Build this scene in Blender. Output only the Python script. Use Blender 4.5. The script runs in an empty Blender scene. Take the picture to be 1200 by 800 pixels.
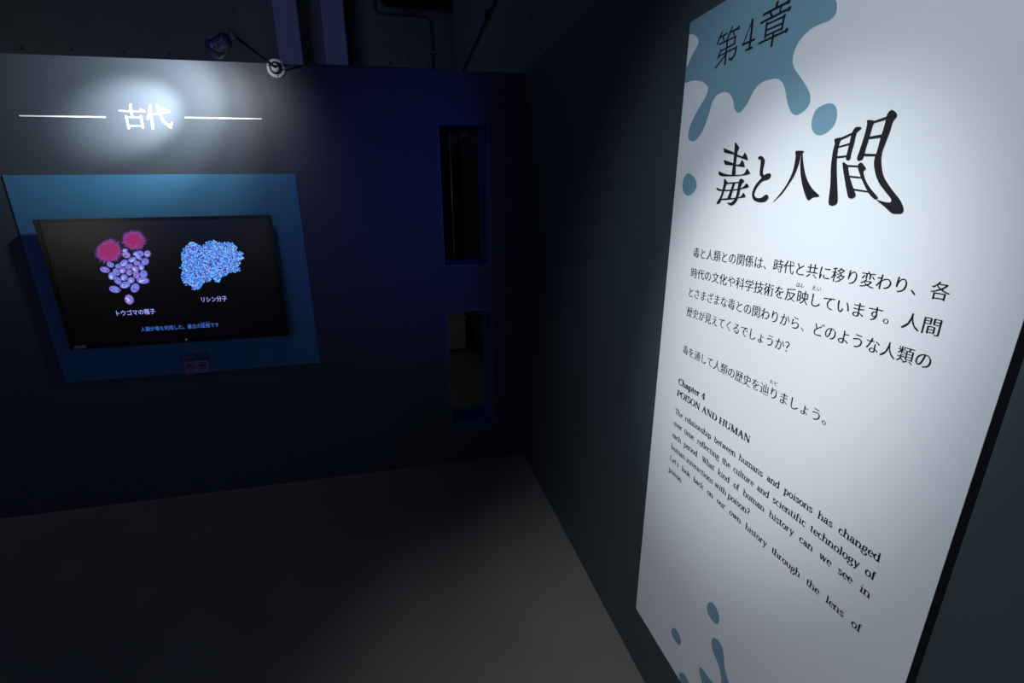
import bpy, bmesh, math, random
from mathutils import Vector, Matrix
from mathutils.geometry import tessellate_polygon
C = bpy.context.scene
COL = C.collection
random.seed(4)
# ---------------------------------------------------------------- camera
cam_d = bpy.data.cameras.new('camera'); cam = bpy.data.objects.new('camera', cam_d); COL.objects.link(cam)
Rr, Rd, Rf = (0.97881527,-0.20402493,-0.01716095), (-0.07488225,-0.27871665,-0.95744957), (0.19056054,0.93845131,-0.28808996)
m = Matrix.Identity(4)
for i in range(3):
    m[i][0] = Rr[i]; m[i][1] = -Rd[i]; m[i][2] = -Rf[i]
m[0][3], m[1][3], m[2][3] = -0.7847, -2.7974, 1.7053
cam.matrix_world = m
cam_d.sensor_width = 36; cam_d.lens = 538.593*36/1200; cam_d.shift_x = 24.5/1200; cam_d.clip_start = 0.02
C.camera = cam
# ---------------------------------------------------------------- world, lights, exposure
w = bpy.data.worlds.new('world'); C.world = w; w.use_nodes = True
w.node_tree.nodes['Background'].inputs[0].default_value = (0.3,0.4,0.6,1)
w.node_tree.nodes['Background'].inputs[1].default_value = 0.01
C.view_settings.view_transform = 'Standard'; C.view_settings.look = 'None'
C.view_settings.exposure = 0; C.view_settings.gamma = 1; C.view_settings.use_curve_mapping = False
def lamp(name, kind, loc, target, energy, color, **kw):
    d = bpy.data.lights.new(name, kind); d.energy = energy; d.color = color
    for k, v in kw.items(): setattr(d, k, v)
    o = bpy.data.objects.new(name, d); COL.objects.link(o); o.location = loc
    o.rotation_euler = (Vector(target)-Vector(loc)).to_track_quat('-Z','Y').to_euler()
    return o
# exhibition spot on the text panel (hangs above the frame): hot beam and its spill
lamp('panel_spot_beam','SPOT',(-1.426,-2.532,2.818),(0,-1.954,1.389),162,(0.90,0.97,1.0),spot_size=2*0.2319,spot_blend=1.0,shadow_soft_size=0.03)
lamp('panel_spot_spill','SPOT',(-1.426,-2.532,2.818),(0,-1.954,1.389),78,(0.80,0.92,1.0),spot_size=2*0.527,spot_blend=1.0,shadow_soft_size=0.03)
lamp('panel_spot_floor_spill','SPOT',(-1.426,-2.532,2.818),(-0.22,-1.88,0),48,(0.97,0.97,0.93),spot_size=2*0.42,spot_blend=1.0,shadow_soft_size=0.03)
# blue gallery spot past the near end of the right wall, blue wash from the left of the room
lamp('blue_spot_light','SPOT',(0.24,-6.2,2.3),(-0.50,0,1.70),170,(0.04,0.09,1.0),spot_size=math.radians(21),spot_blend=1.0,shadow_soft_size=0.10)
lamp('blue_wash_light','AREA',(-3.9,-5.6,2.6),(-0.5,0,1.3),13,(0.05,0.11,1.0),size=0.6)
# unseen dim fill lights added behind the partition and over the gallery
lamp('back_fill_light','AREA',(-2.4,0.9,4.1),(-0.6,3.3,2.6),3.6,(0.50,0.60,1.0),size=0.8)
lamp('gallery_fill_light','AREA',(-2.6,-3.6,4.1),(-1.6,0,0.8),0.25,(0.55,0.65,1.0),size=1.2)
lamp('back_corner_fill','AREA',(-1.3,0.7,0.9),(-0.1,3.0,0.7),0.35,(0.9,1.0,0.85),size=0.3)
# unseen area lamps added behind the camera for screen haze and ambient fill
lamp('screen_haze_fill','AREA',(-5.95,-6.9,2.0),(0,-6.9,2.0),11,(1.0,0.97,0.86),shape='RECTANGLE',size=2.0,size_y=1.7)
lamp('screen_haze_fill','AREA',(-3.55,-7.95,1.3),(-3.55,0,1.3),0.8,(1.0,0.97,0.86),shape='RECTANGLE',size=0.45,size_y=1.3)
# ---------------------------------------------------------------- materials
def mat(name, col, rough=0.6, metal=0, noise=0.0, nscale=30, bump=0.0, bscale=200, emit=None, es=0, spec=0.5):
    M = bpy.data.materials.new(name); M.use_nodes = True; n = M.node_tree.nodes; l = M.node_tree.links
    b = n['Principled BSDF']
    b.inputs['Base Color'].default_value = (*col,1); b.inputs['Roughness'].default_value = rough; b.inputs['Metallic'].default_value = metal
    b.inputs['Specular IOR Level'].default_value = spec
    tc = n.new('ShaderNodeTexCoord')
    if noise:
        t = n.new('ShaderNodeTexNoise'); t.inputs['Scale'].default_value = nscale; t.inputs['Detail'].default_value = 5
        l.new(tc.outputs['Object'], t.inputs['Vector'])
        r = n.new('ShaderNodeMix'); r.data_type = 'RGBA'
        r.inputs[6].default_value = (*[c*(1-noise) for c in col],1); r.inputs[7].default_value = (*[min(1,c*(1+noise)) for c in col],1)
        l.new(t.outputs['Fac'], r.inputs[0]); l.new(r.outputs[2], b.inputs['Base Color'])
    if bump:
        t2 = n.new('ShaderNodeTexNoise'); t2.inputs['Scale'].default_value = bscale; t2.inputs['Detail'].default_value = 3
        l.new(tc.outputs['Object'], t2.inputs['Vector'])
        bp = n.new('ShaderNodeBump'); bp.inputs['Strength'].default_value = bump; bp.inputs['Distance'].default_value = 0.002
        l.new(t2.outputs['Fac'], bp.inputs['Height']); l.new(bp.outputs['Normal'], b.inputs['Normal'])
    if emit:
        b.inputs['Emission Color'].default_value = (*emit,1); b.inputs['Emission Strength'].default_value = es
    return M
M_WALL = mat('navy_wall_paint',(0.042,0.052,0.066),0.55,noise=0.08,nscale=6,bump=0.15,bscale=260)
M_WALLB = mat('dark_slate_wall_paint',(0.050,0.068,0.075),0.5,noise=0.08,nscale=5,bump=0.15,bscale=260)
M_CEIL = mat('ceiling_dark',(0.03,0.03,0.035),0.9,noise=0.2,nscale=3)
M_CONC = mat('raw_concrete',(0.14,0.148,0.165),0.9,noise=0.25,nscale=2.2,bump=0.4,bscale=40)
M_HOLE = mat('tie_hole_dark',(0.05,0.05,0.054),0.9)
M_COLM = mat('painted_column',(0.26,0.29,0.48),0.8,noise=0.08,nscale=4)
M_FLOOR = mat('grey_carpet_floor',(0.195,0.185,0.165),0.95,noise=0.18,nscale=3,bump=0.5,bscale=500,spec=0.1)
M_REVEAL = mat('blue_slot_lining',(0.05,0.12,0.34),0.5)
M_BLUE = mat('blue_board_paint',(0.046,0.170,0.30),0.5,noise=0.04,nscale=8)
M_WHITE = mat('white_vinyl',(0.85,0.86,0.87),0.6)
M_PANEL = mat('white_panel_sheet',(0.80,0.81,0.82),0.5,noise=0.01,nscale=3)
M_CORE = mat('panel_core_dark',(0.018,0.017,0.022),0.6)
M_SPL = mat('slate_blue_ink',(0.185,0.335,0.42),0.5)
M_INK = mat('black_ink',(0.012,0.011,0.014),0.5)
M_BEZ = mat('black_gloss_bezel',(0.012,0.011,0.011),0.2)
M_SCR = mat('television_glass',(0.004,0.004,0.0045),0.24,spec=1.0)
M_BLKM = mat('black_powder_coat',(0.012,0.012,0.016),0.45)
M_METAL = mat('grey_enamel_metal',(0.32,0.32,0.44),0.35,metal=0.6)
M_PLATE = mat('white_enamel_plate',(0.75,0.75,0.82),0.35)
M_LENS = mat('lamp_lens',(0.3,0.32,0.35),0.2,emit=(0.75,0.9,1.0),es=6)
M_LABEL = mat('dark_blue_label',(0.03,0.075,0.16),0.5)
M_LABELW = mat('pale_grey_label',(0.30,0.27,0.36),0.5)
M_GRAY = mat('grey_ink',(0.22,0.22,0.24),0.6)
M_CURT = mat('black_curtain',(0.05,0.05,0.045),0.95,noise=0.2,nscale=20)
M_CRATE = mat('pale_grey_laminate',(0.48,0.46,0.38),0.6,noise=0.05,nscale=6)
def em(name, col, s=1.0): return mat(name,(0.002,0.002,0.002),0.3,emit=col,es=s)
E_SEED = em('screen_seed_lilac',(0.19,0.22,0.72),1.0); E_SEEDM = em('screen_seed_mottle',(0.10,0.07,0.38),0.8); E_SEEDP = em('screen_seed_pinkish',(0.30,0.20,0.60),1.0)
E_SEEDH = em('screen_seed_highlight',(0.38,0.50,1.0),1.0)
E_FR = em('screen_fruit_crimson',(0.30,0.022,0.13),1.0); E_FR2 = em('screen_fruit_spine',(0.30,0.08,0.50),1.0); E_FR3=em('screen_fruit_shade',(0.16,0.02,0.10),1.0)
E_MOL = em('screen_molecule_blue',(0.07,0.32,1.0),1.0); E_MOL2 = em('screen_molecule_pale',(0.20,0.52,1.0),1.0); E_MOLD = em('screen_molecule_dark',(0.10,0.05,0.38),0.9)
E_CAP = em('screen_caption_white',(0.34,0.38,1.0),1.0); E_SUB = em('screen_subtitle_blue',(0.06,0.17,0.62),1.0); E_LED = em('standby_led',(0.25,0.5,0.15),0.6)
# ---------------------------------------------------------------- helpers
def tag(o, label=None, cat=None, group=None, kind=None):
    if label: o['label'] = label
    if cat: o['category'] = cat
    if group: o['group'] = group
    if kind: o['kind'] = kind
    return o
def root(name, loc, label, cat, group=None):
    o = bpy.data.objects.new(name, None); COL.objects.link(o); o.location = loc; o.empty_display_size = 0.05
    return tag(o, label, cat, group)
def gloc(o):
    v = Vector((0,0,0))
    while o: v += o.location; o = o.parent
    return v
def finish(name, me, ma, parent=None, smooth=False):
    if smooth:
        for p in me.polygons: p.use_smooth = True
    me.materials.clear()
    for x in (ma if isinstance(ma,(list,tuple)) else [ma]): me.materials.append(x)
    o = bpy.data.objects.new(name, me); COL.objects.link(o)
    if parent:
        o.parent = parent; g = gloc(parent); me.transform(Matrix.Translation(-g))
    return o
def from_bm(name, bm, ma, parent=None, smooth=False):
    me = bpy.data.meshes.new(name); bm.to_mesh(me); bm.free()
    return finish(name, me, ma, parent, smooth)
def add_box(bm, lo, hi, bev=0):
    r = bmesh.ops.create_cube(bm, size=1)
    vs = r['verts']
    for v in vs:
        for i in range(3): v.co[i] = (lo[i]+hi[i])/2 + v.co[i]*(hi[i]-lo[i])
    if bev: bmesh.ops.bevel(bm, geom=list({e for v in vs for e in v.link_edges}), offset=bev, segments=2, affect='EDGES')
def box(name, lo, hi, ma, parent=None, bev=0):
    bm = bmesh.new(); add_box(bm, lo, hi, bev); return from_bm(name, bm, ma, parent)
def add_cyl(bm, a, b, r0, r1=None, seg=24):
    a = Vector(a); b = Vector(b); d = b-a
    M_ = Matrix.Translation((a+b)/2) @ d.to_track_quat('Z','Y').to_matrix().to_4x4()
    bmesh.ops.create_cone(bm, cap_ends=True, segments=seg, radius1=r0, radius2=r0 if r1 is None else r1, depth=d.length, matrix=M_)
def tube(name, pts, r, ma, parent=None, seg=10, smooth=True):
    bm = bmesh.new(); pts = [Vector(p) for p in pts]; rings = []
    up = None
    for i, p in enumerate(pts):
        t = (pts[min(i+1,len(pts)-1)]-pts[max(i-1,0)]).normalized()
        a = t.orthogonal().normalized() if up is None else (up - t*up.dot(t)).normalized()
        up = a; b = t.cross(a)
        rings.append([bm.verts.new(p+(a*math.cos(2*math.pi*k/seg)+b*math.sin(2*math.pi*k/seg))*r) for k in range(seg)])
    for i in range(len(rings)-1):
        for k in range(seg): bm.faces.new((rings[i][k],rings[i][(k+1)%seg],rings[i+1][(k+1)%seg],rings[i+1][k]))
    bm.faces.new(rings[0]); bm.faces.new(rings[-1][::-1])
    bmesh.ops.recalc_face_normals(bm, faces=bm.faces)
    return from_bm(name, bm, ma, parent, smooth)
def lathe(name, prof, axis0, axis1, ma, parent=None, seg=32):
    """prof: list of (distance along axis, radius)"""
    a = Vector(axis0); d = (Vector(axis1)-a).normalized(); u = d.orthogonal().normalized(); v = d.cross(u); bm = bmesh.new(); rings = []
    for t, r in prof:
        rings.append([bm.verts.new(a+d*t+(u*math.cos(2*math.pi*k/seg)+v*math.sin(2*math.pi*k/seg))*max(r,1e-5)) for k in range(seg)])
    for i in range(len(rings)-1):
        for k in range(seg): bm.faces.new((rings[i][k],rings[i][(k+1)%seg],rings[i+1][(k+1)%seg],rings[i+1][k]))
    bmesh.ops.remove_doubles(bm, verts=bm.verts, dist=1e-4); bmesh.ops.recalc_face_normals(bm, faces=bm.faces)
    return from_bm(name, bm, ma, parent, True)
# flat print: 2D polygons (u, z) laid on wall A (plane y = d, u = x) or on the panel of wall B (plane x = d, u = -y)
PA = lambda d: (lambda u, z: (u, d, z))
PB = lambda d: (lambda u, z: (d, -u, z))
def smooth_loop(p, n=4, closed=True):
    out = []; N = len(p)
    for i in range(N if closed else N-1):
        g = (lambda k: p[k % N]) if closed else (lambda k: p[max(0,min(N-1,k))])
        a, b, c, d = g(i-1), g(i), g(i+1), g(i+2)
        for k in range(n):
            t = k/n
            out.append(tuple(0.5*(2*b[j]+(c[j]-a[j])*t+(2*a[j]-5*b[j]+4*c[j]-d[j])*t*t+(3*b[j]-a[j]-3*c[j]+d[j])*t**3) for j in (0,1)))
    if not closed: out.append(tuple(p[-1]))
    return out
def lift(v, q):      # overlapping strokes of one print never share a plane
    k = (q % 9)*2.5e-5
    return (v[0], v[1]-k, v[2]) if lift.side == 'A' else (v[0]-k, v[1], v[2])
lift.side = 'A'
def flat(name, polys, P, ma, parent=None, mats=None):
    """polys: list of 2D loops; mats: optional material index per loop"""
    vs = []; fs = []; mi = []
    for q, p in enumerate(polys):
        b = len(vs); vs += [lift(P(*x), q) for x in p]
        for t in tessellate_polygon([[Vector((x[0],x[1],0)) for x in p]]):
            fs.append([b+i for i in t]); mi.append(mats[q] if mats else 0)
    me = bpy.data.meshes.new(name); me.from_pydata(vs, [], fs)
    o = finish(name, me, ma, parent)
    for p, k in zip(me.polygons, mi): p.material_index = k
    return o
def stroke(pts, wd, cap=True):
    """constant-width stroke outline as loops"""
    res = []
    for i in range(len(pts)-1):
        a = Vector(pts[i]); b = Vector(pts[i+1]); d = b-a
        if d.length < 1e-7: continue
        d.normalize(); n = Vector((-d.y,d.x))*wd/2
        res.append([tuple(a+n),tuple(a-n),tuple(b-n),tuple(b+n)])
    if cap:
        for p in pts: res.append([(p[0]+math.cos(k*math.pi/5)*wd/2,p[1]+math.sin(k*math.pi/5)*wd/2) for k in range(10)])
    return res
def ring(c, r, wd, n=28):
    out = []
    for k in range(n):
        a, b = 2*math.pi*k/n, 2*math.pi*(k+1)/n
        out.append([(c[0]+(r+s)*math.cos(t), c[1]+(r+s)*math.sin(t)) for s, t in ((wd/2,a),(-wd/2,a),(-wd/2,b),(wd/2,b))])
    return out
# Japanese text: the built-in font's outlines, horizontals thinned to give the high contrast of a book face
def jp_loops(text, thin=0.0, bold=0.0):
    cu = bpy.data.curves.new('t','FONT'); cu.body = text; cu.size = 1; cu.resolution_u = 3; cu.fill_mode = 'NONE'
    o = bpy.data.objects.new('t', cu); COL.objects.link(o); C.view_layers[0].update()
    me = bpy.data.meshes.new_from_object(o.evaluated_get(bpy.context.evaluated_depsgraph_get()))
    vs = [v.co.to_2d() for v in me.vertices]; adj = {}
    for e in me.edges:
        a, b = e.vertices; adj.setdefault(a,[]).append(b); adj.setdefault(b,[]).append(a)
    loops = []; seen = set()
    for s in adj:
        if s in seen: continue
        L = [s]; seen.add(s); cur = s
        while True:
            nx = [k for k in adj[cur] if k not in seen]
            if not nx: break
            cur = nx[0]; seen.add(cur); L.append(cur)
        if len(L) > 2: loops.append([vs[k] for k in L])
    bpy.data.objects.remove(o); bpy.data.meshes.remove(me); bpy.data.curves.remove(cu)
    def area(L): return sum(L[i-1].x*L[i].y-L[i].x*L[i-1].y for i in range(len(L)))/2
    def inside(p, L):
        c = False
        for i in range(len(L)):
            a, b = L[i-1], L[i]
            if (a.y > p.y) != (b.y > p.y) and p.x < (b.x-a.x)*(p.y-a.y)/(b.y-a.y)+a.x: c = not c
        return c
    res = []
    for i, L in enumerate(loops):
        depth = sum(1 for j, K in enumerate(loops) if j != i and inside(L[0], K))
        if (area(L) > 0) == (depth % 2 == 1): L = L[::-1]      # solids counter-clockwise, holes clockwise
        n = len(L); new = []
        for k in range(n):
            t1 = (L[k]-L[k-1]); t2 = (L[(k+1)%n]-L[k])
            if t1.length < 1e-9 or t2.length < 1e-9: new.append(L[k]); continue
            t1.normalize(); t2.normalize()
            n1 = Vector((t1.y,-t1.x)); n2 = Vector((t2.y,-t2.x))   # outward
            nn = n1+n2; nn = nn/max(0.35, nn.length_squared/2) if nn.length > 1e-6 else n1
            new.append(L[k] + Vector((nn.x*bold, nn.y*(bold-thin))))
        res.append(new)
    return res
def filled(name, loops, P, ma, parent):
    cu = bpy.data.curves.new('f','CURVE'); cu.dimensions = '2D'; cu.fill_mode = 'BOTH'
    for L in loops:
        s = cu.splines.new('POLY'); s.points.add(len(L)-1); s.use_cyclic_u = True
        for k, p in enumerate(L): s.points[k].co = (p[0],p[1],0,1)
    o = bpy.data.objects.new('f', cu); COL.objects.link(o); C.view_layers[0].update()
    me = bpy.data.meshes.new_from_object(o.evaluated_get(bpy.context.evaluated_depsgraph_get()))
    bpy.data.objects.remove(o); bpy.data.curves.remove(cu)
    for v in me.vertices: v.co = P(v.co.x, v.co.y)
    me.name = name
    return finish(name, me, ma, parent)
def jp(name, text, u0, u1, z0, h, P, ma, parent, thin=0.0, bold=0.0):
    """one line of Japanese between u0 and u1, bottom at z0, character height h"""
    L = jp_loops(text, thin, bold)
    xs = [p[0] for l in L for p in l]; x0, x1 = min(xs), max(xs)
    ys = [p[1] for l in L for p in l]; y0, y1 = min(ys), max(ys)
    if h is None: sy = (u1-u0)/(x1-x0)
    else: sy = h/0.92
    sx = (u1-u0)/(x1-x0)
    return filled(name, [[(u0+(p[0]-x0)*sx, z0+(p[1]-y0)*sy) for p in l] for l in L], P, ma, parent)
# Latin book face drawn with a broad nib: thick uprights, thin joins, slab serifs
def nib(pts, T, t):
    v = [Vector(p) for p in pts]; n = len(v); L = []; R = []
    for i in range(n):
        d = (v[min(i+1,n-1)]-v[max(i-1,0)]).normalized(); wd = (t+(T-t)*abs(d.y)**1.4)/2
        q = Vector((-d.y,d.x))*wd; L.append(tuple(v[i]+q)); R.append(tuple(v[i]-q))
    return [[L[i],L[i+1],R[i+1],R[i]] for i in range(n-1)]
def arc(cx, cy, rx, ry, a0, a1, n=12):
    return [(cx+rx*math.cos(math.radians(a0+(a1-a0)*k/n)), cy+ry*math.sin(math.radians(a0+(a1-a0)*k/n))) for k in range(n+1)]
def glyph(c, T, t):
    """returns (advance, loops) in em units"""
    X, CAP, ASC, DSC = 0.45, 0.67, 0.69, -0.21
    def V(x, y0, y1): return [[(x-T/2,y0),(x+T/2,y0),(x+T/2,y1),(x-T/2,y1)]]
    def H(x0, x1, y): return [[(x0,y),(x1,y),(x1,y+t),(x0,y+t)]]
    def S(x, y, l=1, r=1, w=0.075): return H(x-T/2-(w if l else 0), x+T/2+(w if r else 0), y)
    def F(x, y): return [[(x-T/2,y),(x-T/2-0.07,y-0.03),(x-T/2-0.07,y-0.055),(x-T/2,y-0.05)]]   # flag serif
    def D(a, b, wd): return stroke([a,b], wd, False)
    def ball(x, y, r=0.038): return [[(x+r*math.cos(k*math.pi/5), y+r*math.sin(k*math.pi/5)) for k in range(10)]]
    def N(p): return nib(smooth_loop(p,5,False), T, t)
    def O(cx, cy, rx, ry): return nib(arc(cx,cy,rx,ry,0,360,20), T, t)
    a = T/2
    if c == 'a': return .46, O(.17,.13,.10,.115)[5:16]+nib(arc(.2,.33,.115,.105,10,165,8),T,t)+V(.31,.05,.34)+N([(.31,.27),(.22,.25),(.13,.22)])+N([(.12,.02),(.21,.01),(.30,.07)])+N([(.31,.06),(.35,.01),(.43,.05)])+ball(.10,.33)
    if c == 'b': return .53, V(.10,0,ASC)+F(.10,ASC)+O(.28,.22,.17,.215)
    if c == 'c': return .44, nib(arc(.24,.22,.17,.215,50,320,16),T,t)+ball(.35,.36)
    if c == 'd': return .54, V(.41,0,ASC)+F(.41,ASC)+O(.23,.22,.17,.215)+H(.41,.52,0)
    if c == 'e': return .45, nib(arc(.24,.22,.17,.215,0,318,18),T,t)+H(.08,.42,.22)
    if c == 'f': return .34, V(.13,0,.55)+S(.13,0)+nib(arc(.23,.54,.10,.13,180,60,8),T,t)+H(.02,.29,X-t)+ball(.30,.64)
    if c == 'g': return .48, O(.22,.29,.135,.14)+N([(.12,.16),(.08,.10),(.14,.05),(.30,.04),(.41,-.01),(.40,-.14),(.24,-.20),(.08,-.17),(.04,-.09),(.12,-.02)])+N([(.31,.38),(.37,.43),(.45,.42)])
    if c == 'h': return .56, V(.10,0,ASC)+F(.10,ASC)+S(.10,0)+nib(arc(.27,.28,.16,.155,155,0,10),T,t)+V(.43,0,.29)+S(.43,0)
    if c == 'i': return .29, V(.14,0,X)+F(.14,X)+S(.14,0)+ball(.14,.60,.048)
    if c == 'k': return .54, V(.10,0,ASC)+F(.10,ASC)+S(.10,0)+D((.14,.18),(.42,.44),t*1.2)+D((.22,.27),(.43,.02),T)+H(.32,.50,X-t)+H(.34,.54,0)
    if c == 'l': return .28, V(.13,0,ASC)+F(.13,ASC)+S(.13,0)
    if c == 'm': return .84, V(.10,0,X)+F(.10,X)+S(.10,0)+nib(arc(.26,.28,.15,.155,155,0,10),T,t)+V(.41,0,.29)+S(.41,0)+nib(arc(.57,.28,.15,.155,155,0,10),T,t)+V(.72,0,.29)+S(.72,0)
    if c == 'n': return .56, V(.10,0,X)+F(.10,X)+S(.10,0)+nib(arc(.27,.28,.16,.155,155,0,10),T,t)+V(.43,0,.29)+S(.43,0)
    if c == 'o': return .50, O(.25,.22,.18,.215)
    if c == 'p': return .54, V(.11,DSC,X)+F(.11,X)+S(.11,DSC)+O(.29,.22,.17,.215)
    if c == 'r': return .40, V(.11,0,X)+F(.11,X)+S(.11,0)+nib(arc(.27,.26,.15,.165,160,70,8),T,t)+ball(.33,.39,.045)
    if c == 's': return .38, N([(.30,.34),(.25,.42),(.15,.43),(.08,.36),(.12,.27),(.24,.20),(.31,.12),(.25,.03),(.15,.01),(.07,.09)])+V(.315,.33,.43)[:0]+H(.27,.34,.34)+H(.04,.11,.09)
    if c == 't': return .33, V(.13,.07,.57)+H(.02,.29,X-t)+nib(arc(.22,.09,.09,.08,180,320,8),T,t)
    if c == 'u': return .55, V(.10,.12,X)+F(.10,X)+nib(arc(.25,.14,.15,.13,180,350,10),T,t)+V(.42,0,X)+F(.42,X)+H(.42,.52,0)
    if c == 'v': return .48, D((.09,X),(.25,0),T)+D((.41,X),(.25,0),t*1.3)+H(.01,.21,X-t)+H(.33,.48,X-t)
    if c == 'w': return .72, D((.09,X),(.23,0),T)+D((.36,X),(.23,0),t*1.3)+D((.36,X),(.50,0),T)+D((.64,X),(.50,0),t*1.3)+H(.01,.20,X-t)+H(.27,.44,X-t)+H(.57,.71,X-t)
    if c == 'y': return .48, D((.09,X),(.26,0),T)+D((.42,X),(.18,-.20),t*1.3)+H(.01,.21,X-t)+H(.33,.48,X-t)+ball(.12,-.17,.045)
    if c == 'T': return .64, V(.32,0,CAP)+S(.32,0)+H(.03,.61,CAP-t)+[[(.03,CAP),(.03,CAP-.16),(.055,CAP-.16),(.08,CAP)],[(.61,CAP),(.61,CAP-.16),(.585,CAP-.16),(.56,CAP)]]
    if c == 'W': return .92, D((.12,CAP),(.30,0),T)+D((.46,CAP),(.30,0),t*1.3)+D((.46,CAP),(.64,0),T)+D((.80,CAP),(.64,0),t*1.3)+H(.02,.24,CAP-t)+H(.36,.56,CAP-t)+H(.70,.90,CAP-t)
    if c == 'L': return .60, V(.14,0,CAP)+S(.14,CAP-t)+H(.03,.55,0)+[[(.56,0),(.56,.18),(.53,.18),(.48,0)]]
    if c == 'C': return .66, nib(arc(.36,.335,.28,.33,42,318,20),T,t)+[[(.58,.45),(.58,CAP),(.555,CAP),(.52,.52)]]
    if c == 'P': return .60, V(.15,0,CAP)+S(.15,0)+H(.04,.32,CAP-t)+H(.15,.32,.30)+nib(arc(.32,.485,.20,.168,90,-90,10),T,t)
    if c == 'O': return .72, O(.36,.335,.29,.33)
    if c == 'I': return .34, V(.17,0,CAP)+S(.17,0)+S(.17,CAP-t)
    if c == 'S': return .52, N([(.43,.52),(.36,.64),(.23,.66),(.11,.58),(.12,.44),(.26,.34),(.40,.25),(.43,.12),(.33,.02),(.20,.01),(.08,.14)])+[[(.42,.50),(.45,.50),(.45,.67),(.43,.67)],[(.06,0),(.08,0),(.09,.18),(.06,.18)]]
    if c == 'N': return .72, V(.13,0,CAP)[:0]+stroke([(.13,0),(.13,CAP)],t*1.2,False)+stroke([(.59,0),(.59,CAP)],t*1.2,False)+D((.13,CAP),(.59,.02),T*1.15)+H(.04,.22,0)+H(.02,.20,CAP-t)+H(.50,.69,CAP-t)
    if c == 'A': return .68, D((.10,0),(.34,CAP),t*1.4)+D((.34,CAP),(.57,0),T*1.05)+H(.18,.50,.22)+H(.02,.20,0)+H(.45,.68,0)
    if c == 'D': return .70, V(.15,0,CAP)+H(.04,.36,CAP-t)+H(.04,.36,0)+nib(arc(.34,.335,.29,.318,90,-90,14),T,t)
    if c == 'H': return .74, V(.15,0,CAP)+V(.59,0,CAP)+S(.15,0)+S(.15,CAP-t)+S(.59,0)+S(.59,CAP-t)+H(.15,.59,.33)
    if c == 'U': return .70, V(.15,.22,CAP)+S(.15,CAP-t)+stroke([(.57,.2),(.57,CAP)],t*1.3,False)+H(.48,.67,CAP-t)+nib(arc(.36,.22,.21,.21,180,360,12),T,t)
    if c == 'M': return .86, stroke([(.14,0),(.14,CAP)],t*1.3,False)+V(.72,0,CAP)+D((.15,CAP),(.42,.02),T*1.05)+D((.42,.02),(.70,CAP),t*1.3)+H(.04,.24,0)+S(.72,0)+H(.03,.18,CAP-t)+H(.70,.83,CAP-t)
    if c == '4': return .50, V(.33,0,CAP)+S(.33,0,w=.06)+D((.32,CAP),(.03,.20),t*1.4)+H(.03,.47,.17)
    if c == '.': return .26, ball(.12,.045,.048)
    if c == ',': return .26, ball(.12,.045,.048)+[[(.10,.03),(.17,.05),(.14,-.06),(.08,-.11)]]
    if c == "'": return .22, ball(.11,.63,.045)+[[(.09,.62),(.155,.63),(.13,.53),(.08,.48)]]
    if c == '?': return .44, nib(arc(.20,.52,.13,.14,165,-40,12),T,t)+N([(.29,.43),(.21,.34),(.20,.19)])+ball(.20,.045,.048)+ball(.09,.54)
    return .27, []
def latin(name, text, u0, u1, z0, size, P, ma, parent, bold=False, justify=True):
    T, t = (0.150,0.050) if bold else (0.118,0.048)
    adv = sum(glyph(c,T,t)[0] for c in text); sp = text.count(' ')
    extra = 0; sx = size
    if u1 is not None:
        if justify and sp: extra = ((u1-u0)/size - adv*0.89)/sp/0.89; sx = size*0.89
        else: sx = (u1-u0)/adv
    x = 0; polys = []
    for c in text:
        a, L = glyph(c,T,t)
        for l in L: polys.append([(u0+(x+p[0])*sx, z0+p[1]*size) for p in l])
        x += a + (extra if c == ' ' else 0)
    return flat(name, polys, P, ma, parent)
# ---------------------------------------------------------------- traced artwork, metres in the plane of the wall
SPLASH_TOP=[(1.6110,1.9915),(1.6404,1.9902),(1.6715,1.9817),(1.6939,1.9698),(1.7044,1.9561),(1.6955,1.9395),(1.6709,1.9157),(1.6495,1.8898),(1.6425,1.8683),(1.6489,1.8523),(1.6658,1.8473),(1.6823,1.8517),(1.7037,1.8721),(1.7181,1.9028),(1.7258,1.9244),(1.7387,1.9364),(1.7602,1.9391),(1.7828,1.9318),(1.7984,1.9150),(1.8068,1.8963),(1.8186,1.8870),(1.8325,1.8896),(1.8475,1.9035),(1.8592,1.9214),(1.8749,1.9319),(1.9002,1.9332),(1.9199,1.9298),(1.9338,1.9207),(1.9442,1.9055),(1.9544,1.8813),(1.9674,1.8622),(1.9813,1.8547),(1.9971,1.8589),(2.0068,1.8678),(2.0060,1.8820),(1.9976,1.8960),(1.9804,1.9156),(1.9607,1.9362),(1.9519,1.9526),(1.9525,1.9684),(1.9614,1.9833),(1.9777,1.9936),(1.9991,1.9968),(2.0201,1.9965),(2.0301,2.0026),(2.0306,2.0133),(2.0262,2.0241)]
SPLASH_BITE=[(1.6109,2.0282),(1.6220,2.0453),(1.6441,2.0647),(1.6459,2.0779),(1.6262,2.0942),(1.6060,2.1012)]
DROPS=[[(2.0308,1.8599),(2.0473,1.8624),(2.0608,1.8568),(2.0683,1.8432),(2.0675,1.8265),(2.0556,1.8146),(2.0389,1.8119),(2.0246,1.8206),(2.0187,1.8357),(2.0213,1.8529)],[(1.6569,1.7709),(1.6808,1.7627),(1.6964,1.7491),(1.6992,1.7336),(1.6883,1.7210),(1.6694,1.7150),(1.6496,1.7219),(1.6392,1.7383),(1.6407,1.7570)],[(1.9488,0.6648),(1.9682,0.6726),(1.9851,0.6618),(1.9910,0.6451),(1.9856,0.6272),(1.9710,0.6206),(1.9514,0.6231),(1.9413,0.6390)],[(1.8189,0.4307),(1.8375,0.4386),(1.8552,0.4284),(1.8591,0.4160),(1.8530,0.4001),(1.8315,0.3942),(1.8149,0.3994),(1.8101,0.4113)]]
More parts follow.
